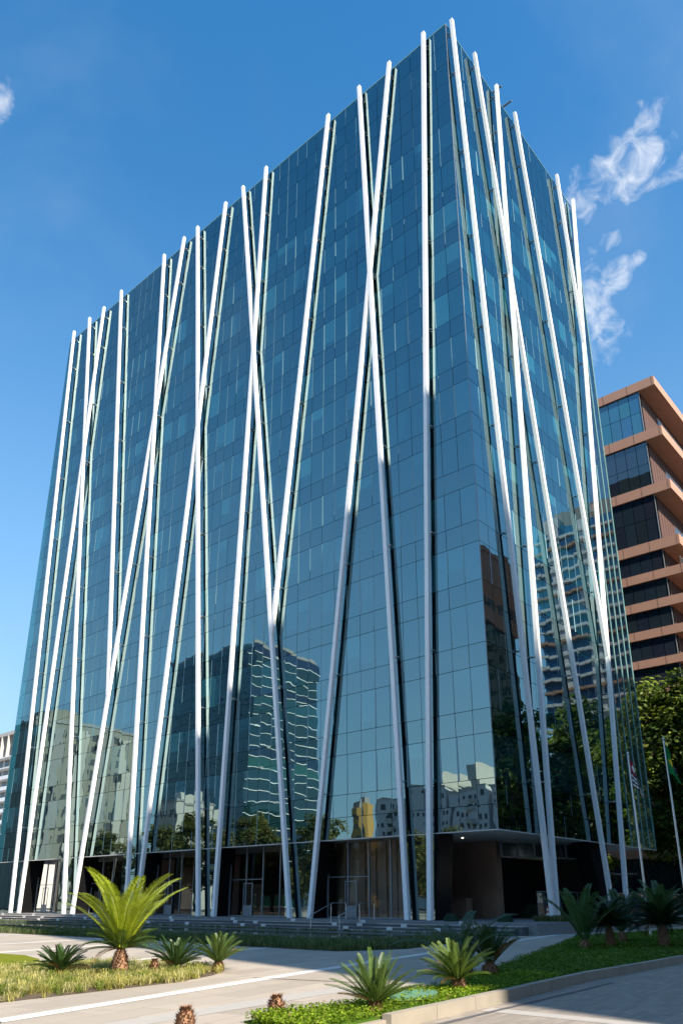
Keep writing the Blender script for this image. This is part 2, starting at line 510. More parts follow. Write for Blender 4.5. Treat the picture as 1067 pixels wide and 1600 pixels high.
for side in 'LR':
    facade_band(side, ZB, 6.652, 'spandrel', 'spandrel_band')
    for i in range(13):
        za = 6.652 + 4 * i
        if i: pass
        facade_band(side, za, za + 1.424, 'spandrel', 'spandrel_band')
        facade_band(side, za + 1.424, za + 4.0, 'vision', 'window_band')
    zc = 58.652; h = (ZT - zc) / 5
    for k in range(5): facade_band(side, zc + h * k, zc + h * (k + 1), 'crown', 'parapet_band')
# plain far sides and the roof coping
b = MB(); b.box(.1, 18.6, LU - .19, LU - .17, ZB + .3, ZT - .2); b.build('rear_wall', M['window'], tower)
b = MB(); b.box(-.03, LV + .03, -.03, .05, ZT, ZT + .05); b.box(-.03, .05, .052, LU + .03, ZT, ZT + .05); b.build('coping', M['fin'], tower)
# glass fins of the screen ends
for i in range(5):
    bb = MB(); x = LV - i * LV / NR; bb.box(x - .03, x + .03, -.05, .30, ZB, ZT - .3 if i < 2 else 37.8 - 5 * (i - 2)); bb.build('glass_fin', M['fin'], tower)
bb = MB(); bb.box(.012, .06, LU - .004, LU + .03, ZB, ZT); bb.build('glass_fin', M['fin'], tower)
bb = MB(); bb.box(-.03, .008, -.03, .008, ZB, ZT); bb.build('corner_edge', M['alu'], tower)
for i in range(13):
    za = 6.652 + 4 * i
    bb = MB(); bb.box(20.92 if za > 36 else 18.62, LV - .1, .32, .47, za - .09, za + .09); bb.build('screen_transom', M['alu'], tower)

# slanted posts
POSTS_L = [((1.9, 69.9), (4.4, PZ)), ((5.47, 69.9), (13.55, PZ)), ((8.84, 69.9), (5.94, PZ)), ((12.51, 69.9), (17.80, 20.5)), ((20.74, 69.9), (22.8, PZ)), ((24.1, 69.9), (15.31, PZ)), ((26.75, 69.9), (32.1, PZ)), ((31.31, 69.9), (24.5, PZ)), ((33.6, 69.9), (41.4, PZ)), ((37.14, 69.9), (33.46, PZ)), ((45.48, 69.9), (39.32, 19.5)), ((49.11, 69.9), (50.6, PZ)), ((52.31, 69.9), (42.73, PZ)), ((55.89, 69.9), (52.2, PZ))]
POSTS_R = [((.36, 69.9), (4.75, PZ)), ((3.89, 69.9), (13.2, PZ)), ((7.51, 69.9), (5.25, PZ)), ((10.79, 69.9), (17.38, 19.2)), ((19.2, 69.9), (20.73, 50.57)), ((22.82, 69.9), (15.4, PZ))]
brk = MB()
brk.tube([(-.26, 0, 0), (.02, 0, 0)], .035, 8); brk.box(-.29, -.2, -.12, .12, -.06, .06); brk.tube([(-.05, -.2, 0), (-.05, .2, 0)], .03, 6)
brk_src = None
def post(side, top, bot, k):
    global brk_src
    hw = .148; o0 = -.26 - k * .004; o1 = -.535 - k * .004
    mb = MB()
    z1, z0 = top[1] + random.uniform(-.1, .2), bot[1]
    A = lambda z: bot[0] + (top[0] - bot[0]) * (z - z0) / (top[1] - z0)
    def ring(z):
        a = A(z)
        if side == 'L': return [(o1, a - hw, z), (o0, a - hw, z), (o0, a + hw, z), (o1, a + hw, z)]
        return [(a - hw, o1, z), (a + hw, o1, z), (a + hw, o0, z), (a - hw, o0, z)]
    mb.hexa(ring(z0), ring(z1))
    mb.m[3 if side == 'L' else 4] = 1      # side towards the glass: unpainted steel, with its shade put into the colour
    o = mb.build('slanted_post', [M['white'], M['postback']], tower)
    bv = o.modifiers.new('bevel', 'BEVEL'); bv.width = .012; bv.segments = 2
    z = z1 - 1.3
    first = True
    while z > max(z0 + 1, 6.5):
        a = A(z)
        loc = (-k * .0, a, z) if side == 'L' else (a, 0, z)
        if brk_src is None:
            c = brk_src = brk.build('post_bracket', M['steel'], o)
        else: c = copy_obj(brk_src, o)
        c.location = loc; c.rotation_euler = (0, 0, 0 if side == 'L' else R(90))
        z -= 4.3 if first else 8.0
        first = False
    return o
for k, (t, bt) in enumerate(POSTS_L): post('L', t, bt, k)
for k, (t, bt) in enumerate(POSTS_R): post('R', t, bt, k)

# ground floor: mirrored piers between the entrance bays
PIERS = [(3.9, 6.6, 4.3, 6.4), (13.2, 16.4, 13.8, 16.2), (23.0, 25.9, 23.25, 25.8), (31.9, 35.3, 32.2, 35.0), (41.3, 45.0, 41.6, 44.6), (50.7, 57.4, 51.2, 57.4)]
DEP = 1.25
for t0, t1, b0, b1 in PIERS:
    mb = MB()
    mb.hexa([(.006, b0, PZ), (DEP + .3, b0, PZ), (DEP + .3, b1, PZ), (.006, b1, PZ)], [(.006, t0, ZB), (DEP + .3, t0, ZB), (DEP + .3, t1, ZB), (.006, t1, ZB)])
    o = mb.build('mirrored_pier', M['black'], tower)
    g = MB()
    n = 3 if t1 - t0 < 4 else 6
    for i in range(n):
        f0, f1 = i / n + .006, (i + 1) / n - .006
        g.face([(0, b0 + (b1 - b0) * f1, PZ + .02), (0, b0 + (b1 - b0) * f0, PZ + .02), (0, t0 + (t1 - t0) * f0, ZB - .01), (0, t0 + (t1 - t0) * f1, ZB - .01)], 0, (.004, .012, .016))
    g.build('pier_glass', M['glass'], o, attr='pane')
BAYS = [(6.6, 13.5), (16.2, 23.1), (25.8, 32.0), (35.1, 41.5), (44.7, 50.9)]
for y0, y1 in BAYS:
    fr = MB(); gl = MB()
    n = 4; w = (y1 - y0) / n
    for i in range(n + 1): fr.box(DEP - .06, DEP + .06, y0 + i * w - .04, y0 + i * w + .04, PZ, ZB)
    fr.box(DEP - .055, DEP + .055, y0, y1, PZ + .002, PZ + .09); fr.box(DEP - .052, DEP + .052, y0 + w * 2 + .05, y1 - .05, 3.05, 3.1)
    e = fr.build('entrance_frame', M['alu'], tower)
    gl.face([(DEP, y1, PZ), (DEP, y0, PZ), (DEP, y0, ZB), (DEP, y1, ZB)]); gl.build('entrance_glass', M['lobby_glass'], e)
    d = MB(); yd = y0 + w * 2.5
    d.box(DEP - .1, DEP - .065, yd + .1, yd + .16, PZ + .05, PZ + 2.25); d.box(DEP - .1, DEP - .065, yd + 1.0, yd + 1.06, PZ + .05, PZ + 2.25)
    d.box(DEP - .1, DEP - .065, yd + .16, yd + 1.0, PZ + 2.19, PZ + 2.25); d.box(DEP - .1, DEP - .065, yd + .16, yd + 1.0, PZ + .05, PZ + .75)
    d.build('entrance_door', M['alu'], e)
# lobby walls
b = MB()
y = 4.5
while y < 6.4:
    b.box(7.4 + random.uniform(0, .05), 8.0, y + .012, y + 1.2, PZ, ZB); y += 1.212
while y < 8.6:
    b.box(7.4 + random.uniform(0, .05), 8.0, y + .012, y + 1.2, PZ, ZB); y += 1.212
lw = b.build('lobby_wall', M['wood'], tower)
b = MB()
y = 6.62
while y < 13.5:
    d0, d1 = random.uniform(0, .12), random.uniform(.1, .3)
    b.hexa([(2.9 + d0, y, PZ), (3.4, y, PZ), (3.4, y + .84, PZ), (2.9 + d1, y + .84, PZ)], [(2.9 + d0, y, ZB), (3.4, y, ZB), (3.4, y + .84, ZB), (2.9 + d1, y + .84, ZB)]); y += .86
lw = b.build('folded_panel_wall', M['panel'], tower)
b = MB(); b.box(6.2, 19, 15, 15.3, PZ, ZB); b.box(6.2, 6.5, 15.3, 57, PZ, ZB); b.box(7.9, 20, 4.52, 4.8, PZ, ZB - 1); b.build('inner_wall', M['dark'], tower)
b = MB()
for i in range(14):
    y = 16 + i * 2.9; b.box(6.1, 6.19, y, y + random.uniform(.8, 2.4), PZ, random.uniform(2.5, 5.2))
b.build('wall_panel', M['louvre'], tower)
b = MB(); b.box(5.9, 6.6, 6.0, 8.2, PZ, PZ + 1.15); b.box(5.8, 6.7, 5.95, 8.25, PZ + 1.15, PZ + 1.2); b.build('reception_desk', M['wood'], tower)
# clerestory in the open corner, undercroft walls
b = MB(); g = MB()
P0, P1 = Vector((7.5, 4.2)), Vector((14.5, .9)); d = (P1 - P0).normalized(); n = Vector((d.y, -d.x)) * .06
def bar(t0, t1, za, zb):
    p, q = P0.lerp(P1, t0), P0.lerp(P1, t1)
    pts = [p + n, q + n, q - n, p - n]
    b.hexa([(v.x, v.y, za) for v in pts], [(v.x, v.y, zb) for v in pts])
bar(0, 1, 4.25, 4.33); bar(0, 1, 5.18, 5.28)
for i in range(7): bar(i / 6 - .008, i / 6 + .008, 4.331, 5.179)
g.face([(P0.x, P0.y, 4.3), (P1.x, P1.y, 4.3), (P1.x, P1.y, 5.2), (P0.x, P0.y, 5.2)], 0, (.01, .012, .013))
cl = b.build('clerestory_frame', M['alu'], tower); g.build('clerestory_glass', M['window'], cl)
b = MB(); b.box(12.5, 23.2, 6.0, 6.3, PZ, ZB); b.build('undercroft_wall', M['window'], tower)
mb = MB(); mb.hexa([(14.2, .4, PZ), (15.4, .4, PZ), (15.4, 1.5, PZ), (14.2, 1.5, PZ)], [(12.2, .4, ZB), (15.2, .4, ZB), (15.2, 1.5, ZB), (12.2, 1.5, ZB)])
mb.build('raking_pier', M['dark'], tower)
mb = MB(); mb.tube([(3.2, 5.9, 5.292), (3.2, 5.9, 5.27)], .07, 12); dl = mb.build('downlight', M['glow'], tower)
copy_obj(dl, tower, (.75, -1.1, 0))
# roof davits
for (x, y) in ((8.6, .6), (10.4, .6)):
    mb = MB(); mb.tube([(x, y + 3, ZT - .3), (x, y + 3, ZT + 1.7), (x + .1, -.35, ZT + 1.9)], [.12, .12, .09], 8); mb.build('roof_davit', M['alu'], tower)

# handrails on the steps
def handrail(y, label):
    t = thing('handrail', label, 'handrail', (-1.2, y, 0), 0, 'steel handrails on the steps')
    zf = lambda x: 1.5 if x > -.4 else 1.5 + .36 * (x + .4)
    b = MB(); pts = [(.9, 0, 1.5), (-.4, 0, 1.5), (-2.3, 0, zf(-2.3)), (-2.42, 0, .7)]
    b.tube(pts, .028, 8); b.build('rail', M['steel'], t)
    for x, zb in ((.85, PZ), (-.5, .42), (-2.25, .06)):
        b = MB(); b.tube([(x, 0, zb), (x, 0, zf(x))], .024, 8); b.build('upright', M['steel'], t)
handrail(8.4, 'steel handrail on the grey steps, the one nearer the tower corner')
handrail(10.6, 'steel handrail on the grey steps, the one nearer the big yellow-green palm')

# glass fence along the undercroft
t = thing('glass_fence', 'low smoked glass fence with thin top rail under the tower edge', 'fence', (7.5, 1.9, PZ))
b = MB(); b.box(0, 34, -.03, .03, 1.55, 1.6); b.build('top_rail', M['alu'], t)
for i in range(13):
    b = MB(); b.box(i * 2.8 - .025, i * 2.8 + .025, -.025, .025, 0, 1.549); b.build('fence_post', M['alu'], t)
    if i < 12:
        b = MB(); b.face([(i * 2.8 + .03, 0, .1), (i * 2.8 + 2.77, 0, .1), (i * 2.8 + 2.77, 0, 1.5), (i * 2.8 + .03, 0, 1.5)]); b.build('glass_panel', M['rail_glass'], t)

# traffic cone
t = thing('traffic_cone', 'small orange and white traffic cone under the tower corner', 'traffic cone', (7.3, 1.2, PZ))
b = MB(); b.box(-.2, .2, -.2, .2, 0, .04); b.build('cone_base', M['orange'], t)
b = MB(); rr = lambda z: .15 - .15 * z / .85
zs = [.04, .2, .34, .48, .6, .78]
for i in range(5): b.tube([(0, 0, zs[i]), (0, 0, zs[i + 1])], [rr(zs[i]), rr(zs[i + 1])], 14, i % 2)
b.build('cone_body', [M['orange'], M['white']], t)

# ------------------------------------------------------------------ flags
def flag_mat(kind):
    m, t, b = new_mat(kind)
    at = t.n('ShaderNodeAttribute', attribute_name='pane')
    t.l(at.outputs['Color'], b.inputs['Base Color']); b.inputs['Roughness'].default_value = 0.8
    return m
M['flag'] = flag_mat('flag_cloth')
def col_brazil(u, v):
    a = abs(u - .5) / .42 + abs(v - .5) / .40
    if (u - .5) ** 2 * 2.04 + (v - .5) ** 2 < .055:
        return (.75, .75, .75) if abs(v - .53 - .1 * (u - .5)) < .025 else (.02, .05, .28)
    return (.75, .52, .02) if a < 1 else (.0, .20, .05)
def col_state(u, v):
    if u < .4 and v > .54: return (.38, .015, .04) if not ((u - .2) ** 2 + (v - .77) ** 2 < .012) else (.7, .7, .7)
    return (.012, .012, .014) if int(v * 13) % 2 == 0 else (.72, .72, .72)
def flagpole(x, y, h, label, flabel, fcol, seed):
    t = thing('flagpole', label, 'flagpole', (x, y, 0), 0, 'flagpoles beside the tower')
    b = MB(); b.tube([(0, 0, 0), (0, 0, h * .5), (0, 0, h)], [.055, .048, .035], 10); b.build('pole', M['steel'], t)
    b = MB(); b.tube([(0, 0, h + .001), (0, 0, h + .05), (0, 0, h + .1), (0, 0, h + .15)], [.02, .055, .055, .01], 10); b.build('finial', M['steel'], t)
    rnd = random.Random(seed)
    ex = Vector((math.sin(YAW), -math.cos(YAW), 0)); ey = Vector((-ex.y, ex.x, 0))
    L, Hh = 1.9, 1.45
    NU, NV = 44, 26
    def pos(u, v):        # hoist u=0; the fly end hangs down limply in folds
        w = .66 * (1 - math.exp(-1.9 * u))
        fold = .09 * math.sin(u * 17 + v * 2.2) * min(1, u * 4) + .04 * math.sin(u * 31 + 5 * v)
        drop = 1.7 * u ** .95 * (.55 + .45 * v)
        return Vector((0, 0, h - .12 - (1 - v) * Hh * (1 - .25 * u) - drop)) + ex * (.03 + w * (.55 + .35 * (1 - v))) + ey * fold
    mb = MB()
    for i in range(NU):
        for j in range(NV):
            u0, u1, v0, v1 = i / NU, (i + 1) / NU, j / NV, (j + 1) / NV
            mb.face([pos(u0, v0), pos(u1, v0), pos(u1, v1), pos(u0, v1)], 0, fcol((u0 + u1) / 2, (v0 + v1) / 2))
    o = mb.build('flag', M['flag'], None, attr='pane', smooth=True)
    o.location = (x, y, 0)
    tag(o, flabel, 'flag', 'flags hanging by the tower')
flagpole(.35, -9.2, 9.0, 'thin steel flagpole carrying the green flag in front of the tree', 'limp green flag with yellow diamond and blue disc', col_brazil, 1)
flagpole(-.2, -7.6, 8.4, 'thin steel flagpole carrying the striped flag in front of the glass', 'limp black and white striped flag with red canton', col_state, 2)

# ------------------------------------------------------------------ neighbouring buildings
def grid_facade(mb, axis, c, a0, a1, z0, z1, n, m, colf, gap=.04):
    for i in range(n):
        for j in range(m):
            p0 = a0 + (a1 - a0) * i / n + gap; p1 = a0 + (a1 - a0) * (i + 1) / n - gap
            q0 = z0 + (z1 - z0) * j / m + gap; q1 = z0 + (z1 - z0) * (j + 1) / m - gap
            pts = [(c, p0, q0), (c, p1, q0), (c, p1, q1), (c, p0, q1)] if axis == 'x' else [(p0, c, q0), (p1, c, q0), (p1, c, q1), (p0, c, q1)]
            mb.face(pts, 0, colf(i, j))

# terracotta building at the right
tb = thing('terracotta_office_block', 'terracotta banded office block with deep overhanging slabs behind the glass tower', 'office block')
SL = [(64.05, 65.35), (56.6, 57.95), (49.0, 50.3), (41.55, 42.85), (37.9, 39.0), (34.3, 35.4), (30.8, 31.85), (27.35, 28.3)]
z = 23.8
while z > 4: SL.append((z, z + 1.0)); z -= 3.55
for k, (za, zb) in enumerate(SL):
    b = MB(); b.box(50, 92, 1.9, 34, za, zb); o = b.build('floor_slab', M['terracotta'], tb)
    b = MB()
    for i in range(8): b.box(49.985, 49.999, 2.2 + i * 3.2, 2.225 + i * 3.2, za, zb)
    b.build('slab_joint', M['louvre'], o)
zz = sorted([s[0] for s in SL])
tops = sorted([s[1] for s in SL])
rnd = random.Random(5)
for k in range(len(zz)):
    z0 = 0.0 if k == 0 else tops[k - 1]; z1 = zz[k]
    mb = MB(); n = 22
    top3 = k >= len(zz) - 1
    rows = 2 if z1 - z0 > 4 else 1
    base = (.03, .14, .25) if top3 else (.018, .028, .040)  # top floor: sky reflection put into the blue base colour
    grid_facade(mb, 'x', 50.25, 4.1, 34, z0, z1, n, rows, lambda i, j: tuple(c * rnd.uniform(.85, 1.15) for c in base), .03)
    mb.build('window_band', M['far_glass'], tb, attr='pane')
    b = MB(); b.box(50.32, 91.8, 4.15, 33.8, z0, z1); b.build('dark_interior', M['dark'], tb)
    b = MB(); b.box(50.2, 50.3, 4.02, 4.1, z0, z1); b.build('corner_frame', M['alu'], tb)
    b = MB()
    for i in range(40): b.box(50.9 + i * 1.0, 51.78 + i * 1.0, 4.02, 4.1, z0, z1)
    b.build('louvre_screen', M['louvre'], tb)
    b = MB(); b.face([(50.3, 2.3, z0 + .02), (91, 2.3, z0 + .02), (91, 2.3, z0 + 1.1), (50.3, 2.3, z0 + 1.1)]); b.build('balcony_glass', M['wing'], tb)
    b = MB(); b.box(50.3, 91, 2.27, 2.33, z0 + 1.1, z0 + 1.15); b.build('balcony_rail', M['alu'], tb)
b = MB(); b.box(50.1, 91.9, 2.0, 33.9, 65.35, 65.42); b.build('roof', M['grey'], tb)

def windows(parent, src, axis, c, a0, a1, z0, z1, n, m, skip=0.0, rnd=random):
    """individual windows on a wall"""
    for i in range(n):
        for j in range(m):
            if rnd.random() < skip: continue
            a = a0 + (a1 - a0) * (i + .5) / n; z = z0 + (z1 - z0) * (j + .5) / m
            o = copy_obj(src, parent); o.location = (c, a, z) if axis == 'x' else (a, c, z)
            o.rotation_euler = (0, 0, 0 if axis == 'x' else R(90))

def win_src(w, h, parent, loc, rz):
    b = MB(); b.box(-.06, .06, -w / 2, w / 2, -h / 2, h / 2); o = b.build('window', M['window_pale'], parent)
    o.location = loc; o.rotation_euler = (0, 0, rz)
    return o

# white apartment block far left
ab = thing('apartment_block', 'white balconied apartment block behind the left end of the glass tower', 'apartment block')
b = MB(); b.box(70, 96, 180, 268, 0, 49.2); b.build('wall', M['offwhite'], ab)
b = MB(); b.box(68.2, 97, 179, 269, 49.2, 50.3); rf = b.build('roof', M['offwhite'], ab)
b = MB()
for i in range(9): b.box(72 + i * .2, 73 + i * .2, 190 + i * 4, 191.4 + i * 4, 50.3, 51.2)
b.build('roof_vent', M['grey'], rf)
for i in range(13):
    z = 3.6 + i * 3.25
    b = MB(); b.box(67.9, 69.98, 180, 268, z - .3, z + .75 if i < 11 else z); b.build('balcony', M['white'], ab)
    for k in range(7):
        b = MB(); b.box(69.9, 69.99, 181 + k * 4, 183.4 + k * 4, z + .8, z + 2.6); b.build('window', M['window'], ab)
    b = MB()
    for k in range(7, 22): b.box(69.9, 69.99, 181 + k * 4, 183.4 + k * 4, z + .8, z + 2.6)
    b.build('window_row', M['window'], ab)['kind'] = 'stuff'
for k in range(23):
    b = MB(); b.box(68.1, 69.97, 180 + k * 4 - .2, 180 + k * 4 + .2, 42.8, 49.19); b.build('roof_column', M['offwhite'], ab)

# buildings across the plaza, mirrored in the facades
dt = thing('dark_glass_tower', 'dark navy glass tower with white banded side mirrored in the left facade', 'office tower')
mb = MB(); rnd = random.Random(4)
grid_facade(mb, 'x', -119.9, 154, 195, 0, 81, 20, 24, lambda i, j: tuple(c * rnd.uniform(.6, 1.4) for c in (.004, .012, .028)), .05)
mb.build('front_glazing', M['far_glass'], dt, attr='pane')
b = MB(); b.box(-150, -120, 154.3, 195, 0, 80.8); b.build('tower_body', M['dark'], dt)
for j in range(24):
    z = 3.375 * j
    mb = MB(); sk = 1.5 * math.sin(min(1, z / 60) * 1.6)
    mb.face([(-150 - sk, 154.1, z + .3), (-120, 154.1, z + .3), (-120, 154.1, z + 3.35), (-150 - sk, 154.1, z + 3.35)], 0, tuple(c * rnd.uniform(.4, 1.6) for c in ((.008, .022, .028) if j % 6 else (.012, .07, .065))))
    mb.build('window_band', M['far_glass'], dt, attr='pane')
    b = MB(); b.box(-150 - sk, -119.95, 153.85, 154.2, z + .06, z + .26); b.build('white_band', M['white'], dt)
b = MB(); b.box(-150, -119.9, 154, 195, 81, 82); b.build('roof', M['grey'], dt)

bb = thing('beige_apartment_block', 'beige sunlit apartment block mirrored in the far left of the facade', 'apartment block')
b = MB(); b.box(-82, -54, 157, 190, 0, 44.5); b.box(-66, -58, 160, 172, 44.5, 48.5); b.build('wall', M['beige'], bb)
s = win_src(1.7, 1.9, bb, (-80.5, 157, 3.5), R(90))
windows(bb, s, 'y', 157, -81, -55, 2, 43.5, 8, 13, .18, random.Random(2))
for k in range(4):
    b = MB(); b.box(-79.5 + k * 6.5, -76.8 + k * 6.5, 156.2, 156.96, 2, 43); b.build('balcony_stack', M['grey'] if k % 2 else M['offwhite'], bb)
b = MB(); b.box(-82.2, -53.8, 156.8, 190.2, 44.5, 45.3); b.build('roof', M['grey'], bb)

cbld = thing('cream_house', 'narrow cream building mirrored beside the dark glass tower', 'house')
b = MB(); b.box(-92, -80, 134.5, 142, 0, 25); b.box(-88, -83, 136, 139, 25, 27.5); b.build('wall', M['offwhite'], cbld)
s = win_src(1.1, 1.5, cbld, (-80, 136, 4), 0); windows(cbld, s, 'x', -80, 134.8, 141.5, 3, 24, 3, 6, .3, random.Random(1))
b = MB(); b.box(-92.2, -79.8, 134.3, 142.2, 25.002, 25.5); b.build('roof', M['grey'], cbld)

ot = thing('ochre_tower', 'narrow ochre apartment tower mirrored low in the left facade', 'apartment tower')
b = MB(); b.prism([(-123, 107.6), (-120, 107.6), (-119, 108.6), (-119, 111), (-120, 112), (-123, 112)], 0, 25); b.build('wall', M['ochre'], ot)
b = MB(); b.box(-122.5, -120, 108.6, 111, 25, 26.6); b.box(-121.5, -121.2, 109.5, 109.8, 26.6, 29); b.build('roof', M['grey'], ot)
s = win_src(.8, 1.3, ot, (-118.98, 109.2, 5), 0); windows(ot, s, 'x', -118.98, 108.4, 111.2, 8, 24, 2, 6, .1, random.Random(1))

APTS = [('pale grey stepped apartment block mirrored left of the first upright post', (116, 128, 30.5), None), ('pale grey apartment block with a lift tower, mirrored between the posts', (101, 114.5, 33.5), (103, 107, 38)), ('long pale grey apartment block mirrored near the tower corner', (88.5, 100, 32), (91, 95, 38.5)), ('pale apartment block with sunlit end wall mirrored at the tower corner', (78, 87, 31.5), (79, 82, 33))]
for lab, (y0, y1, h), tw in APTS:
    t = thing('pale_apartment_block', lab, 'apartment block', group='pale apartment blocks mirrored in the left facade')
    b = MB(); b.box(-172, -150, y0, y1, 0, h); b.build('wall', M['lilac'], t)
    b = MB(); b.box(-172.2, -149.8, y0 - .2, y1 + .2, h, h + .5); rf = b.build('roof', M['offwhite'], t)
    if tw: b = MB(); b.box(-165, -151, tw[0], tw[1], h + .5, tw[2]); b.build('lift_tower', M['offwhite'], rf)
    s = win_src(.95, 1.25, t, (-150, y0 + 1.4, 4), 0)
    windows(t, s, 'x', -150, y0 + .3, y1 - .3, 6, h - .6, max(3, int((y1 - y0) / 1.9)), 9, .12, random.Random(9))
    b = MB()
    for j in range(7): b.box(-150.0, -149.2, (y0 + y1) / 2 - .9, (y0 + y1) / 2 + .9, 10 + (h - 10.6) * j / 7, 10.9 + (h - 10.6) * j / 7)
    b.build('balcony_stack', M['offwhite'], t)

bt = thing('brown_panelled_block', 'brown topped block with green glass floors mirrored in the right facade', 'office block')
b = MB(); b.box(50, 63, -62, -30, 39.5, 50.5); b.build('upper_wall', M['terracotta'], bt)
b = MB(); b.box(50.5, 62.5, -61.5, -30.5, 0, 39.5); b.build('lower_body', M['dark'], bt)
mb = MB(); grid_facade(mb, 'y', -30.4, 50.4, 62.4, 0, 39.3, 9, 12, lambda i, j: (.006, .06, .06), .04); grid_facade(mb, 'x', 50.4, -61, -30.4, 0, 39.3, 20, 12, lambda i, j: (.006, .05, .05), .04)
mb.build('green_glazing', M['far_glass'], bt, attr='pane')
s = win_src(2.0, 1.6, bt, (52.2, -30, 42.5), R(90)); windows(bt, s, 'y', -30, 50.3, 62.6, 41.2, 43.8, 4, 1)
b = MB(); b.box(49.8, 63.2, -62.2, -29.8, 50.5, 51.2); b.build('roof', M['terracotta'], bt)

bs = thing('banded_blue_tower', 'tall tower of blue glass and pale bands mirrored in the right facade', 'office tower')
b = MB(); b.box(90.2, 120, -39.5, -19, 0, 70); b.build('tower_body', M['dark'], bs)
b = MB(); b.box(89.6, 120, -36.5, -34.2, 0, 72); b.box(89.7, 120, -30, -28.6, 0, 69.9); b.build('pale_pier', M['lilac'], bs)
for j in range(30):
    z = 2.33 * j
    mb = MB(); mb.face([(90, -39.5, z + .52), (90, -19, z + .52), (90, -19, z + 2.3), (90, -39.5, z + 2.3)], 0, (.03, .13, .30)); mb.face([(90.2, -18.9, z + .52), (120, -18.9, z + .52), (120, -18.9, z + 2.3), (90.2, -18.9, z + 2.3)], 0, (.03, .1, .2)); mb.build('window_band', M['far_glass'], bs, attr='pane')
    b = MB(); b.box(89.4 if j % 4 else 89.2, 120.4, -39.9, -18.6, z, z + .5); b.build('pale_band', M['lilac'] if j % 4 else M['terracotta'], bs)
b = MB(); b.box(92, 116, -36, -22, 70, 74); b.build('roof', M['grey'], bs)

gs = thing('grey_apartment_tower', 'grey apartment tower with rows of small windows mirrored at the right edge', 'apartment tower')
b = MB(); b.box(88, 110, -17.5, -6, 0, 57); b.build('wall', M['grey'], gs)
s = win_src(1.2, 1.3, gs, (88, -16.5, 4), 0); windows(gs, s, 'x', 88, -17.2, -6.3, 14, 56, 5, 14, .05, random.Random(3))
b = MB(); b.box(87.8, 110.2, -17.7, -5.8, 57, 58); b.build('roof', M['grey'], gs)

# office block behind the camera whose shade falls across the plaza and the facade
ob = thing('plain_office_block', 'plain grey office block across the road that shades the plaza', 'office block')
b = MB(); b.box(-36.6, -15.6, -108, -60, 0, 92.6); b.build('wall', M['grey'], ob)
for j in range(24):
    z = 3 + 3.7 * j
    mb = MB(); mb.face([(-15.8, -59.97, z), (-36.4, -59.97, z), (-36.4, -59.97, z + 2.2), (-15.8, -59.97, z + 2.2)], 0, (.02, .04, .05)); mb.face([(-36.63, -60.2, z), (-36.63, -107.8, z), (-36.63, -107.8, z + 2.2), (-36.63, -60.2, z + 2.2)], 0, (.02, .04, .05)); mb.build('window_band', M['far_glass'], ob, attr='pane')
b = MB(); b.box(-36.61, -15.59, -108, -59.99, 92.6, 93.0); b.build('roof', M['grey'], ob)

lb = thing('added_shade_block', 'unseen lower block added across the road, sized to the shade on the right facade', 'office block')  # unseen block added to cut sky light; height follows the facade's shade line
wb2 = thing('added_wide_block', 'unseen wide block added across the road to cut the sky light', 'office block')  # out of view, added to lower the sky fill on the plaza
b = MB(); b.box(-125, -56, -115, -32, 0, 31); b.build('wall', M['grey'], wb2)
for j in range(7):
    z = 3 + 3.9 * j
    mb = MB(); mb.face([(-56.2, -31.97, z), (-124.8, -31.97, z), (-124.8, -31.97, z + 2.2), (-56.2, -31.97, z + 2.2)], 0, (.02, .04, .05)); mb.face([(-55.97, -114, z), (-55.97, -32.2, z), (-55.97, -32.2, z + 2.2), (-55.97, -114, z + 2.2)], 0, (.02, .04, .05)); mb.build('window_band', M['far_glass'], wb2, attr='pane')
b = MB(); b.box(-125.2, -55.8, -115.2, -31.8, 31, 31.8); b.build('roof', M['grey'], wb2)
b = MB(); b.box(-5, 18, -100, -47, 0, 61); b.build('wall', M['grey'], lb)
for j in range(15):
    z = 3 + 3.8 * j
    mb = MB(); mb.face([(17.8, -46.97, z), (-4.8, -46.97, z), (-4.8, -46.97, z + 2.2), (17.8, -46.97, z + 2.2)], 0, (.02, .04, .05)); mb.build('window_band', M['far_glass'], lb, attr='pane')
b = MB(); b.box(-5.2, 18.2, -100.2, -46.8, 61, 61.6); b.build('roof', M['grey'], lb)

# ------------------------------------------------------------------ plants
def rand_unit(rnd):
    while True:
        v = Vector((rnd.uniform(-1, 1), rnd.uniform(-1, 1), rnd.uniform(-1, 1)))
        if .05 < v.length < 1: return v.normalized()

def leaf_quad(mb, p, nrm, size, rnd, c, aspect=.55):
    a = nrm.cross(rand_unit(rnd)).normalized(); b2 = nrm.cross(a)
    L, Wd = size, size * aspect
    mb.face([p - a * L * .5, p + b2 * Wd * .5, p + a * L * .5, p - b2 * Wd * .5], 0, c)

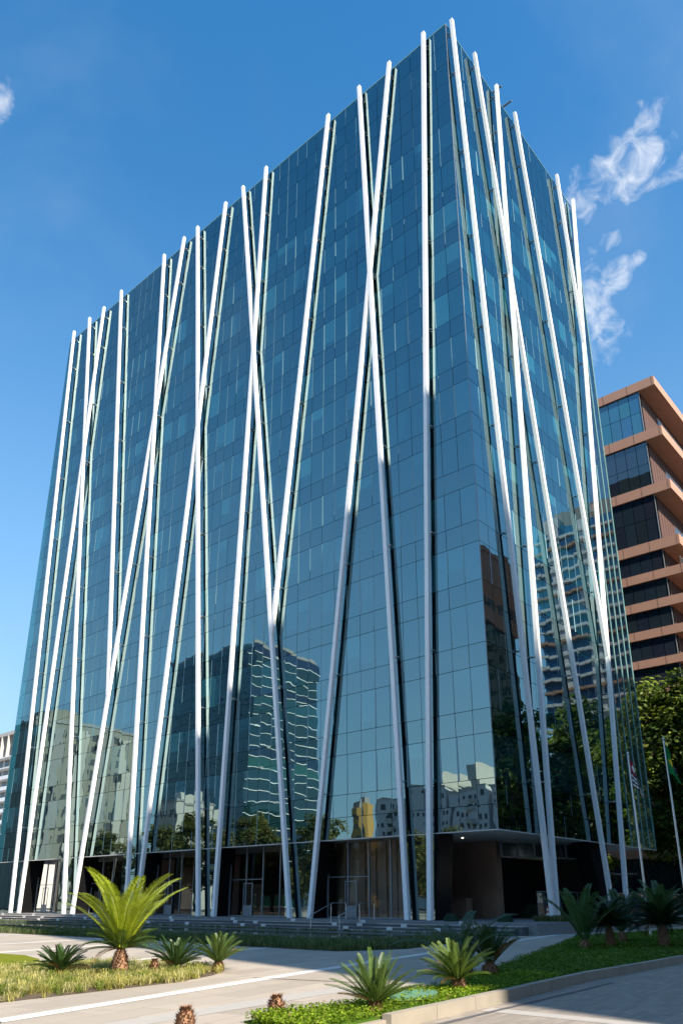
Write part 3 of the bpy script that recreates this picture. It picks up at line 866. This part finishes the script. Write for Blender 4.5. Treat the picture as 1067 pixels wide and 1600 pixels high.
def tree_mesh(seed, h, rad, crown_z, nclump, per, leaf, tints, squash=.8):
    rnd = random.Random(seed)
    tr = MB(); lf = MB()
    top = Vector((rnd.uniform(-.4, .4), rnd.uniform(-.4, .4), h * .55))
    tr.tube([(0, 0, 0), (.1, 0, crown_z * .5), tuple(top * .7), tuple(top)], [h * .026, h * .02, h * .015, h * .008], 9)
    cen = Vector((0, 0, (crown_z + h) / 2)); hz = (h - crown_z) / 2
    for i in range(nclump):
        u = rand_unit(rnd); r = rnd.uniform(.45, 1.0) ** .6
        bulge = .75 + .35 * math.sin(3.1 * math.atan2(u.y, u.x) + seed) * rnd.uniform(.5, 1)
        c = cen + Vector((u.x * rad * r * bulge, u.y * rad * r * bulge, u.z * hz * r))
        if i % 7 == 0:
            s = Vector((0, 0, rnd.uniform(crown_z * .6, h * .5)))
            tr.tube([s, s.lerp(c, .5) + Vector((0, 0, .4)), c], [h * .008, h * .005, h * .002], 5)
        cr = rad * rnd.uniform(.14, .26)
        t0 = rnd.choice(tints); k = rnd.uniform(.7, 1.35)
        for q in range(per):
            v = rand_unit(rnd); d = rnd.uniform(.3, 1) ** .5
            p = c + Vector((v.x * cr * d, v.y * cr * d, v.z * cr * d * .6))
            nrm = (v * .5 + Vector((0, 0, .7)) + rand_unit(rnd) * .6).normalized()
            kk = k * rnd.uniform(.75, 1.3)
            leaf_quad(lf, p, nrm, leaf * rnd.uniform(.6, 1.25), rnd, (t0[0] * kk, t0[1] * kk, t0[2] * kk))
    return tr, lf

GREENS = [(.115, .165, .028), (.08, .135, .024), (.17, .21, .035), (.06, .105, .026)]
OLIVE = [(.13, .135, .03), (.10, .115, .03), (.17, .15, .045)]
def tree(label, loc, seed, h, rad, cz, ncl, per, leaf, tints, group, rz=0):
    t = thing('leafy_tree', label, 'tree', loc, rz, group)
    tr, lf = tree_mesh(seed, h, rad, cz, ncl, per, leaf, tints)
    tr.build('trunk', M['trunk'], t, smooth=True); lf.build('crown', M['leaf'], t, attr='tint')
    return t
def tree_copy(src, label, loc, sc, rz, group):
    t = copy_obj(src); t.location = loc; t.rotation_euler = (0, 0, rz); t.scale = (sc, sc, sc); tag(t, label, 'tree', group)
    for ch in list(src.children): copy_obj(ch, t)
    return t
g1 = 'trees at the right of the tower'
big = tree('large dense green tree behind the flags and below the terracotta block', (41, -.6, 0), 21, 25.2, 9.0, 2.5, 420, 150, .55, GREENS, g1)
tree_copy(big, 'dark tree crowded against the back of the undercroft', (37, 13, 0), .62, 2.0, g1)
tp = tree('broad tree standing off to the right mirrored low by the tower corner', (27, -13, -.2), 5, 20, 7.0, 4, 150, 90, .6, GREENS, g1)
tree_copy(tp, 'tall tree off to the right mirrored in the middle of the right facade', (45, -15, -.2), 1.2, 1.2, g1)
tree_copy(tp, 'lower tree off to the right mirrored beneath the right facade', (16, -17, -.2), .72, 2.6, g1)
tree_copy(tp, 'tree beyond the flags mirrored at the right end of the facade', (58, -9, -.2), 1.25, 4.0, g1)
g2 = 'trees across the plaza mirrored in the left facade'
tq = tree('olive street tree mirrored under the dark glass tower', (-62, 103, -.2), 8, 18.5, 7.5, 3, 130, 80, .7, OLIVE, g2)
k = 0
for (x, y, s, lab) in ((-60, 68, .86, 'dark street tree mirrored beside the ochre tower'), (-64, 90, .95, 'olive street tree mirrored below the white banded side'), (-58, 80, .8, 'low street tree mirrored between the V posts'), (-66, 120, .95, 'olive street tree mirrored below the cream building'), (-62, 135, .9, 'street tree mirrored at the foot of the beige block'), (-56, 46, .62, 'small street tree mirrored in front of the pale blocks'), (-52, 37, .6, 'feathery street tree mirrored beside the corner post'), (-60, 57, .55, 'low street tree mirrored below the ochre tower'), (-70, 158, .9, 'far street tree mirrored at the left end of the facade'), (-50, 22, .7, 'street tree on the plaza side mirrored in the pier glass'), (-100, 112, .62, 'low tree mirrored at the foot of the ochre tower'), (-95, 98, .7, 'low tree mirrored right of the ochre tower'), (-120, 92, .75, 'far low tree mirrored in front of the pale blocks'), (-110, 80, .75, 'far low tree mirrored near the tower corner')):
    k += 1; tree_copy(tq, lab, (x, y, -.2), s, k * 1.3, g2)

# --- cycads
def frond(mb, base, az, e0, L, droop, nleaf, llen, lw, tint, rnd, vee=.35, start=.12, taper=.5):
    """one pinnate frond: a rachis and two rows of narrow leaflets"""
    pts = []; p = Vector(base); n = 16; side = Vector((-math.sin(az), math.cos(az), 0))
    tw = rnd.uniform(-.25, .25)
    for i in range(n + 1):
        s = i / n; e = e0 - droop * s ** 1.6; a2 = az + tw * s * s
        d = Vector((math.cos(a2) * math.cos(e), math.sin(a2) * math.cos(e), math.sin(e)))
        pts.append((p.copy(), d)); p = p + d * (L / n)
    mb.tube([q[0] for q in pts[::2]], [max(.003, .012 * (1 - i / 8.5) * (L + .4)) for i in range(len(pts[::2]))], 4, 0, tuple(c * 1.1 for c in tint), cap=False)
    for k in range(nleaf):
        s = start + (1 - start) * (k + .5) / nleaf
        f = s * n; i = min(n - 1, int(f)); q = pts[i][0].lerp(pts[i + 1][0], f - i); d = pts[i][1]
        u = side.cross(d).normalized() * -1
        if u.z < 0: u = -u
        prof = math.sin(math.pi * min(1, (s - start) / (1 - start) * .93 + .07)) ** taper
        ll = llen * (.28 + .72 * prof) * rnd.uniform(.9, 1.08)
        kk = rnd.uniform(.8, 1.2)
        c = (tint[0] * kk, tint[1] * kk, tint[2] * kk)
        for sg in (-1, 1):
            ld = (side * sg * .9 + d * (.38 + .45 * s) + u * vee + rand_unit(rnd) * .05).normalized()
            wv = ld.cross(u).normalized() * lw
            tip = q + ld * ll - Vector((0, 0, .10 * ll))
            mid = q + ld * ll * .5
            mb.face([q, mid + wv, tip, mid - wv], 0, c)

def stem_mesh(r, h, seed):
    rnd = random.Random(seed); b = MB()
    zs = [0, h * .3, h * .7, h]; b.tube([(0, 0, z) for z in zs], [r * .95, r * 1.08, r * .86, r * .3], 12)
    n = int(90 + 420 * h)
    for i in range(n):
        z = h * (i + .5) / n; a = i * 2.39996 + rnd.uniform(-.3, .3); rr = r * (1.04 if z < h * .55 else 1.04 - 1.5 * (z / h - .55))
        o = Vector((math.cos(a), math.sin(a), 0)); p = o * rr + Vector((0, 0, z)); tdir = (o * .8 + Vector((0, 0, .8))).normalized()
        sd = Vector((-o.y, o.x, 0)) * rnd.uniform(.012, .024); L = rnd.uniform(.02, .065)
        b.face([p - sd, p + sd, p + tdir * L + sd * .2, p + tdir * L - sd * .2]); b.face([p - sd - o * .02, p + tdir * L, p + sd - o * .02])
    return b

DARK = (.035, .075, .018); MIDG = (.07, .12, .022); LIME = (.28, .34, .02); BLUE = (.05, .10, .05)
def cycad(label, loc, seed, stem, crowns, group='cycads in the planting beds', tilt=0):
    t = thing('sago_cycad', label, 'cycad', loc, 0, group)
    rnd = random.Random(seed)
    r, h = stem
    stem_mesh(r, h, seed).build('trunk', M['cone'], t)
    for name, n, L, e0, e1, droop, nl, ll, lw, tint, vee in crowns:
        mb = MB()
        for i in range(n):
            az = i * 2.39996 + rnd.uniform(-.2, .2); f = (i + .5) / n
            e = R(e0 + (e1 - e0) * f + rnd.uniform(-5, 5)); k = rnd.uniform(.88, 1.1); tk = rnd.uniform(.75, 1.25)
            tn = tint
            if rnd.random() < .09 and f < .45: tn = (.17, .105, .045); e -= R(14)
            frond(mb, (math.cos(az) * r * .5, math.sin(az) * r * .5, h * .96), az, e, L * k, R(droop) * rnd.uniform(.8, 1.2), nl, ll, lw, tuple(c * tk for c in tn), rnd, vee)
        mb.build(name, M['frond'], t, attr='tint')
    if tilt: t.rotation_euler = (0, tilt * .8, tilt * .3)
    return t

cycad('tall cycad with long upright yellow-green fronds in the striped grass bed', (-27.15, -5.95, 0), 31, (.17, .62),
      [('old_fronds', 26, .82, 5, 50, 40, 34, .13, .010, MIDG, .5), ('new_fronds', 20, 1.87, 48, 85, 46, 95, .30, .0068, LIME, .15)])
cycad('low dark cycad left of the tall yellow-green one', (-28.03, -5.0, 0), 32, (.13, .15), [('fronds', 36, .62, 18, 74, 30, 36, .10, .009, DARK, .55)])
cycad('low cycad just right of the tall one, beside a bare stump', (-25.75, -6.1, 0), 33, (.12, .14), [('fronds', 38, .72, 20, 78, 26, 38, .10, .009, DARK, .55)])
cycad('cycad at the right tip of the striped grass bed', (-24.85, -6.55, 0), 34, (.12, .24), [('fronds', 34, .70, 24, 78, 24, 34, .10, .009, MIDG, .55)])
cycad('sunlit cycad nearest the kerb at the front of the clover bed', (-27.9, -13.72, .0), 35, (.10, .16), [('fronds', 38, .70, 18, 76, 14, 46, .085, .006, MIDG, .6)])
cycad('sunlit leaning cycad second along the clover bed', (-24.75, -13.15, .02), 36, (.12, .22), [('fronds', 42, .74, 20, 76, 26, 46, .10, .0075, (.09, .14, .025), .6)], tilt=-.28)
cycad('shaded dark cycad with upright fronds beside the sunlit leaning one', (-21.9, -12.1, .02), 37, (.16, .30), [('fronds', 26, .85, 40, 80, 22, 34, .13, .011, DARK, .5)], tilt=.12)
cycad('cycad with a few long blue-green arching fronds behind the leaning one', (-22.3, -11.75, .02), 38, (.16, .25), [('fronds', 9, 1.55, 42, 72, 75, 56, .2, .012, BLUE, .3)], tilt=-.15)
cycad('shaded cycad with tall upright feathery fronds at the left of the far group', (-10.9, -9.3, .05), 39, (.15, .30), [('fronds', 14, 1.9, 50, 84, 40, 60, .27, .012, (.05, .11, .03), .35)])
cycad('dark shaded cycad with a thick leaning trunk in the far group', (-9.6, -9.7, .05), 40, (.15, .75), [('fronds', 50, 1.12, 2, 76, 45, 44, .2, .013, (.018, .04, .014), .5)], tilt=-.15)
cycad('shaded cycad with broad new fronds behind the dark leaning one', (-5.9, -8.6, .05), 41, (.15, .45), [('fronds', 18, 1.68, 40, 82, 45, 56, .27, .015, (.04, .09, .04), .35)])
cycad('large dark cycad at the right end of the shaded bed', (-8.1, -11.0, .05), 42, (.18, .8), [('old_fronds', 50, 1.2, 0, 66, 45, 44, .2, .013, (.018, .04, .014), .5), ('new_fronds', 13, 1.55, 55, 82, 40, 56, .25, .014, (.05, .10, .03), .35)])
cycad('cycad with blue-green fronds farthest right, half out of sight', (-4.2, -9.6, .05), 43, (.17, .6), [('fronds', 24, 1.5, 25, 80, 45, 50, .25, .015, (.03, .07, .035), .4)])
cycad('cycad barely showing its tips in the near left corner', (-33.3, -11.72, 0), 44, (.12, .1), [('fronds', 28, .55, 10, 70, 30, 28, .11, .010, DARK, .5)])

def stump(label, loc, r, h, seed):
    t = thing('cycad_stump', label, 'stump', loc, 0, 'bare cycad stumps')
    stem_mesh(r, h, seed).build('stem', M['cone'], t)
    rnd = random.Random(seed); b = MB()
    for i in range(26):
        a = rnd.uniform(0, 6.28); o = Vector((math.cos(a), math.sin(a), 0)); p = o * r * .4 + Vector((0, 0, h * .95)); sd = Vector((-o.y, o.x, 0)) * .015
        b.face([p - sd, p + sd, p + o * .07 + Vector((0, 0, rnd.uniform(.02, .06)))])
    b.build('crown_bud', M['cone'], t)
stump('bare brown cycad stump on the pale paving at the bottom edge', (-30.7, -12.8, 0), .11, .25, 3)
stump('bare brown cycad stump at the left tip of the clover bed', (-29.2, -12.95, 0), .108, .28, 4)
stump('small bare stump in the striped grass right of the tall cycad', (-26.45, -6.25, 0), .09, .34, 5)
stump('tiny bare stump at the bottom left edge of the paving', (-32.2, -12.4, 0), .08, .12, 6)

# --- planting beds
LEFTBED = [(-36, -9.2), (-31.01, -8.4), (-29.6, -8.21), (-27.01, -7.85), (-25.53, -7.18), (-24.95, -6.75), (-24.35, -5.95), (-24.74, -3.6), (-25.38, -2.21), (-26.71, -1.99), (-28.01, -2.26), (-36, -4.6)]
sheet('planting_soil', LEFTBED, 0.006, M['soil'])
LAWN = [(-36, -3.6), (-28.2, -1.5), (-26.13, -.66), (-25.5, .49), (-24.94, 2.37), (-25.02, 3.86), (-36, 1.3)]
sheet('lawn', LAWN, 0.010, M['lawn'], 'stuff')
strip('paving_stripe', (-36, -4.15), (-26.5, -1.5), .2, .009, M['whitestone'])
def inside(poly, x, y):
    r = False; j = len(poly) - 1
    for i in range(len(poly)):
        xi, yi = poly[i]; xj, yj = poly[j]
        if (yi > y) != (yj > y) and x < (xj - xi) * (y - yi) / (yj - yi) + xi: r = not r
        j = i
    return r
def blade(mb, p, az, L, w, lean, c, curl=1.0):
    d = Vector((math.cos(az), math.sin(az), 0)); s = Vector((-d.y, d.x, 0)) * w
    p1 = p + Vector((0, 0, L * .62)) + d * L * lean * .35; p2 = p + Vector((0, 0, L * (.85 - .35 * lean * curl))) + d * L * lean * .95
    mb.face([p - s, p + s, p1 + s * .8, p1 - s * .8], 0, c); mb.face([p1 - s * .8, p1 + s * .8, p2], 0, c)
rnd = random.Random(77); mb = MB()
cnt = 0
while cnt < 1500:
    x, y = rnd.uniform(-34, -24.2), rnd.uniform(-9, -1.9)
    if not inside(LEFTBED, x, y): continue
    cnt += 1
    base = rnd.choice(((.46, .42, .13), (.52, .48, .18), (.32, .33, .06), (.15, .22, .03), (.55, .50, .24)))
    cl = rnd.uniform(.65, 1.15)
    for i in range(20):
        k = rnd.uniform(.65, 1.2); c = (base[0] * k, base[1] * k, base[2] * k)
        blade(mb, Vector((x + rnd.gauss(0, .03), y + rnd.gauss(0, .03), 0)), rnd.uniform(0, 6.28), cl * rnd.uniform(.16, .32), rnd.uniform(.004, .007), rnd.uniform(.6, 1.5), c)
tag(mb.build('variegated_grass', M['leaf'], None, attr='tint'), 'pale striped grass filling the left planting bed', 'grass', kind='stuff')

rnd = random.Random(78); mb = MB()
POOLG = [(-17, 26), (-16.6, 14), (-17.15, .4), (-17.1, -3.6), (-14.5, -4.4), (-10.7, -3.6), (-7.0, -2.2), (-6.4, -.7), (-8.6, -1.1), (-10.6, -1.1), (-12.1, -.4), (-12.9, 1.0), (-12.9, 40), (-16.9, 40)]
sheet('border_soil', POOLG, 0.006, M['soil'])
cnt = 0
while cnt < 9000:
    x, y = rnd.uniform(-17.2, -6.4), rnd.uniform(-4.4, 40)
    if not inside(POOLG, x, y): continue
    cnt += 1
    base = rnd.choice(((.09, .14, .04), (.07, .12, .035), (.14, .17, .07), (.20, .21, .11)))
    for i in range(5):
        k = rnd.uniform(.7, 1.25)
        blade(mb, Vector((x + rnd.gauss(0, .05), y + rnd.gauss(0, .05), 0)), rnd.uniform(0, 6.28), rnd.uniform(.18, .42), .010, rnd.uniform(.2, .9), (base[0] * k, base[1] * k, base[2] * k))
for i in range(1300):     # fringe along the ledge of the pool
    x, y = rnd.uniform(-4.75, -4.45), rnd.uniform(0, 50)
    base = rnd.choice(((.09, .14, .04), (.14, .16, .06)))
    for q in range(4): blade(mb, Vector((x + rnd.gauss(0, .05), y + rnd.gauss(0, .08), .05)), rnd.uniform(0, 6.28), rnd.uniform(.1, .25), .010, rnd.uniform(.3, .9), base)
tag(mb.build('border_grass', M['leaf'], None, attr='tint'), 'tufted green grass edging the reflecting pool', 'grass', kind='stuff')

RB = [(-30.1, -14.3), (-28.4, -14.2), (-24.5, -13.8), (-20.3, -13.35), (-12.9, -13.1), (0, -12.9), (16, -12.7), (16, -5.6), (3.1, -5.2), (-2.06, -4.9), (-10.75, -8.0), (-20.9, -11.4), (-24.2, -12.35), (-27.37, -12.85), (-29.9, -13.05)]
mb = MB(); rnd = random.Random(79)
mb.prism(RB, -.02, .03)
tag(mb.build('clover_bed', M['turf'], None), 'low mat of clover covering the kerbed bed', 'ground cover', kind='stuff')
mb = MB(); cnt = 0
def hgt(x, y): return .03 + .05 * (math.sin(x * 1.7 + 1.3 * y) * math.sin(y * 2.3) * .5 + .5)
while cnt < 80000:
    t = rnd.random() ** 1.9; x = -30.1 + t * 40; y = rnd.uniform(-14.3, -5)
    if not inside(RB, x, y): continue
    pn = mnoise.noise((x * .9, y * .9, 0)) + .5 * mnoise.noise((x * 3.1, y * 3.1, 4))
    if pn < -.42 and rnd.random() < .85: continue
    cnt += 1
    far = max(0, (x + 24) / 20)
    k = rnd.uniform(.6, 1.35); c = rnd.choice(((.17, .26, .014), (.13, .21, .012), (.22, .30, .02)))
    if far > .15: c = rnd.choice(((.09, .16, .014), (.075, .14, .012), (.11, .18, .018)))  # far part of the bed: shade put into darker leaf tints
    if rnd.random() < .015: c = (.20, .13, .05)
    k *= 1 + .35 * pn
    nrm = (Vector((0, 0, 1)) + rand_unit(rnd) * .75).normalized()
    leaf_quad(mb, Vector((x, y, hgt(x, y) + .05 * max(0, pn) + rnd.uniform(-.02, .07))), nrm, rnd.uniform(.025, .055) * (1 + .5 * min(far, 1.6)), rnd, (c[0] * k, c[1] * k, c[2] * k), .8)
tag(mb.build('clover_leaves', M['leaf'], None, attr='tint'), 'small bright clover leaves spread over the kerbed bed', 'ground cover', kind='stuff')
# plinth planting at the corner
mb = MB()
for i in range(1500):
    x, y = rnd.uniform(1.5, 9.5), rnd.uniform(-2.4, -.9)
    base = rnd.choice(((.16, .17, .06), (.09, .12, .04), (.22, .2, .1)))
    for q in range(5): blade(mb, Vector((x + rnd.gauss(0, .05), y + rnd.gauss(0, .05), PZ)), rnd.uniform(0, 6.28), rnd.uniform(.2, .45), .012, rnd.uniform(.2, .9), base)
tag(mb.build('plinth_grass', M['leaf'], None, attr='tint'), 'pale grass strip planted on the plinth at the tower corner', 'grass', kind='stuff')
def shrub(label, loc, r, seed):
    mb = MB(); rr = random.Random(seed)
    for i in range(900):
        v = rand_unit(rr); v.z = abs(v.z); k = rr.uniform(.6, 1.4)
        leaf_quad(mb, v * r * rr.uniform(.75, 1.0), (v + rand_unit(rr) * .7).normalized(), .09, rr, (.05 * k, .10 * k, .06 * k), .6)
    t = thing('round_shrub', label, 'shrub', loc, 0, 'shrubs on the plinth'); mb.build('foliage', M['leaf'], t, attr='tint')
    b = MB(); b.tube([(0, 0, -.02), (0, 0, r * .6)], .03, 6); b.build('stem', M['trunk'], t)
shrub('leafy dark plant in the shade of the undercroft by the brown wall', (8.9, 2.9, PZ), .9, 3)
shrub('leafy dark plant in the shade of the undercroft nearer the raking pier', (11.6, 2.9, PZ), .75, 4)
shrub('small round blue-green shrub beside the upright corner post', (-1.2, 2.5, PZ), .42, 1)
shrub('small round blue-green shrub in front of the brown lobby wall', (-.6, -.4, PZ), .42, 2)

# green plastic cover lying in the clover
t = thing('inspection_cover', 'flat green plastic inspection cover lying in the clover', 'cover', (-26.35, -13.3, .10), R(10))
b = MB(); pts = []
for i in range(16):
    a = i / 16 * 2 * math.pi; pts.append((.62 * math.cos(a) * (1 + .06 * math.sin(3 * a)), .34 * math.sin(a)))
b.prism(pts, -.04, .02); b.build('lid', M['greencover'], t)
b = MB(); b.box(-.12, .12, -.02, .02, .02, .05); b.build('handle', M['greencover'], t)
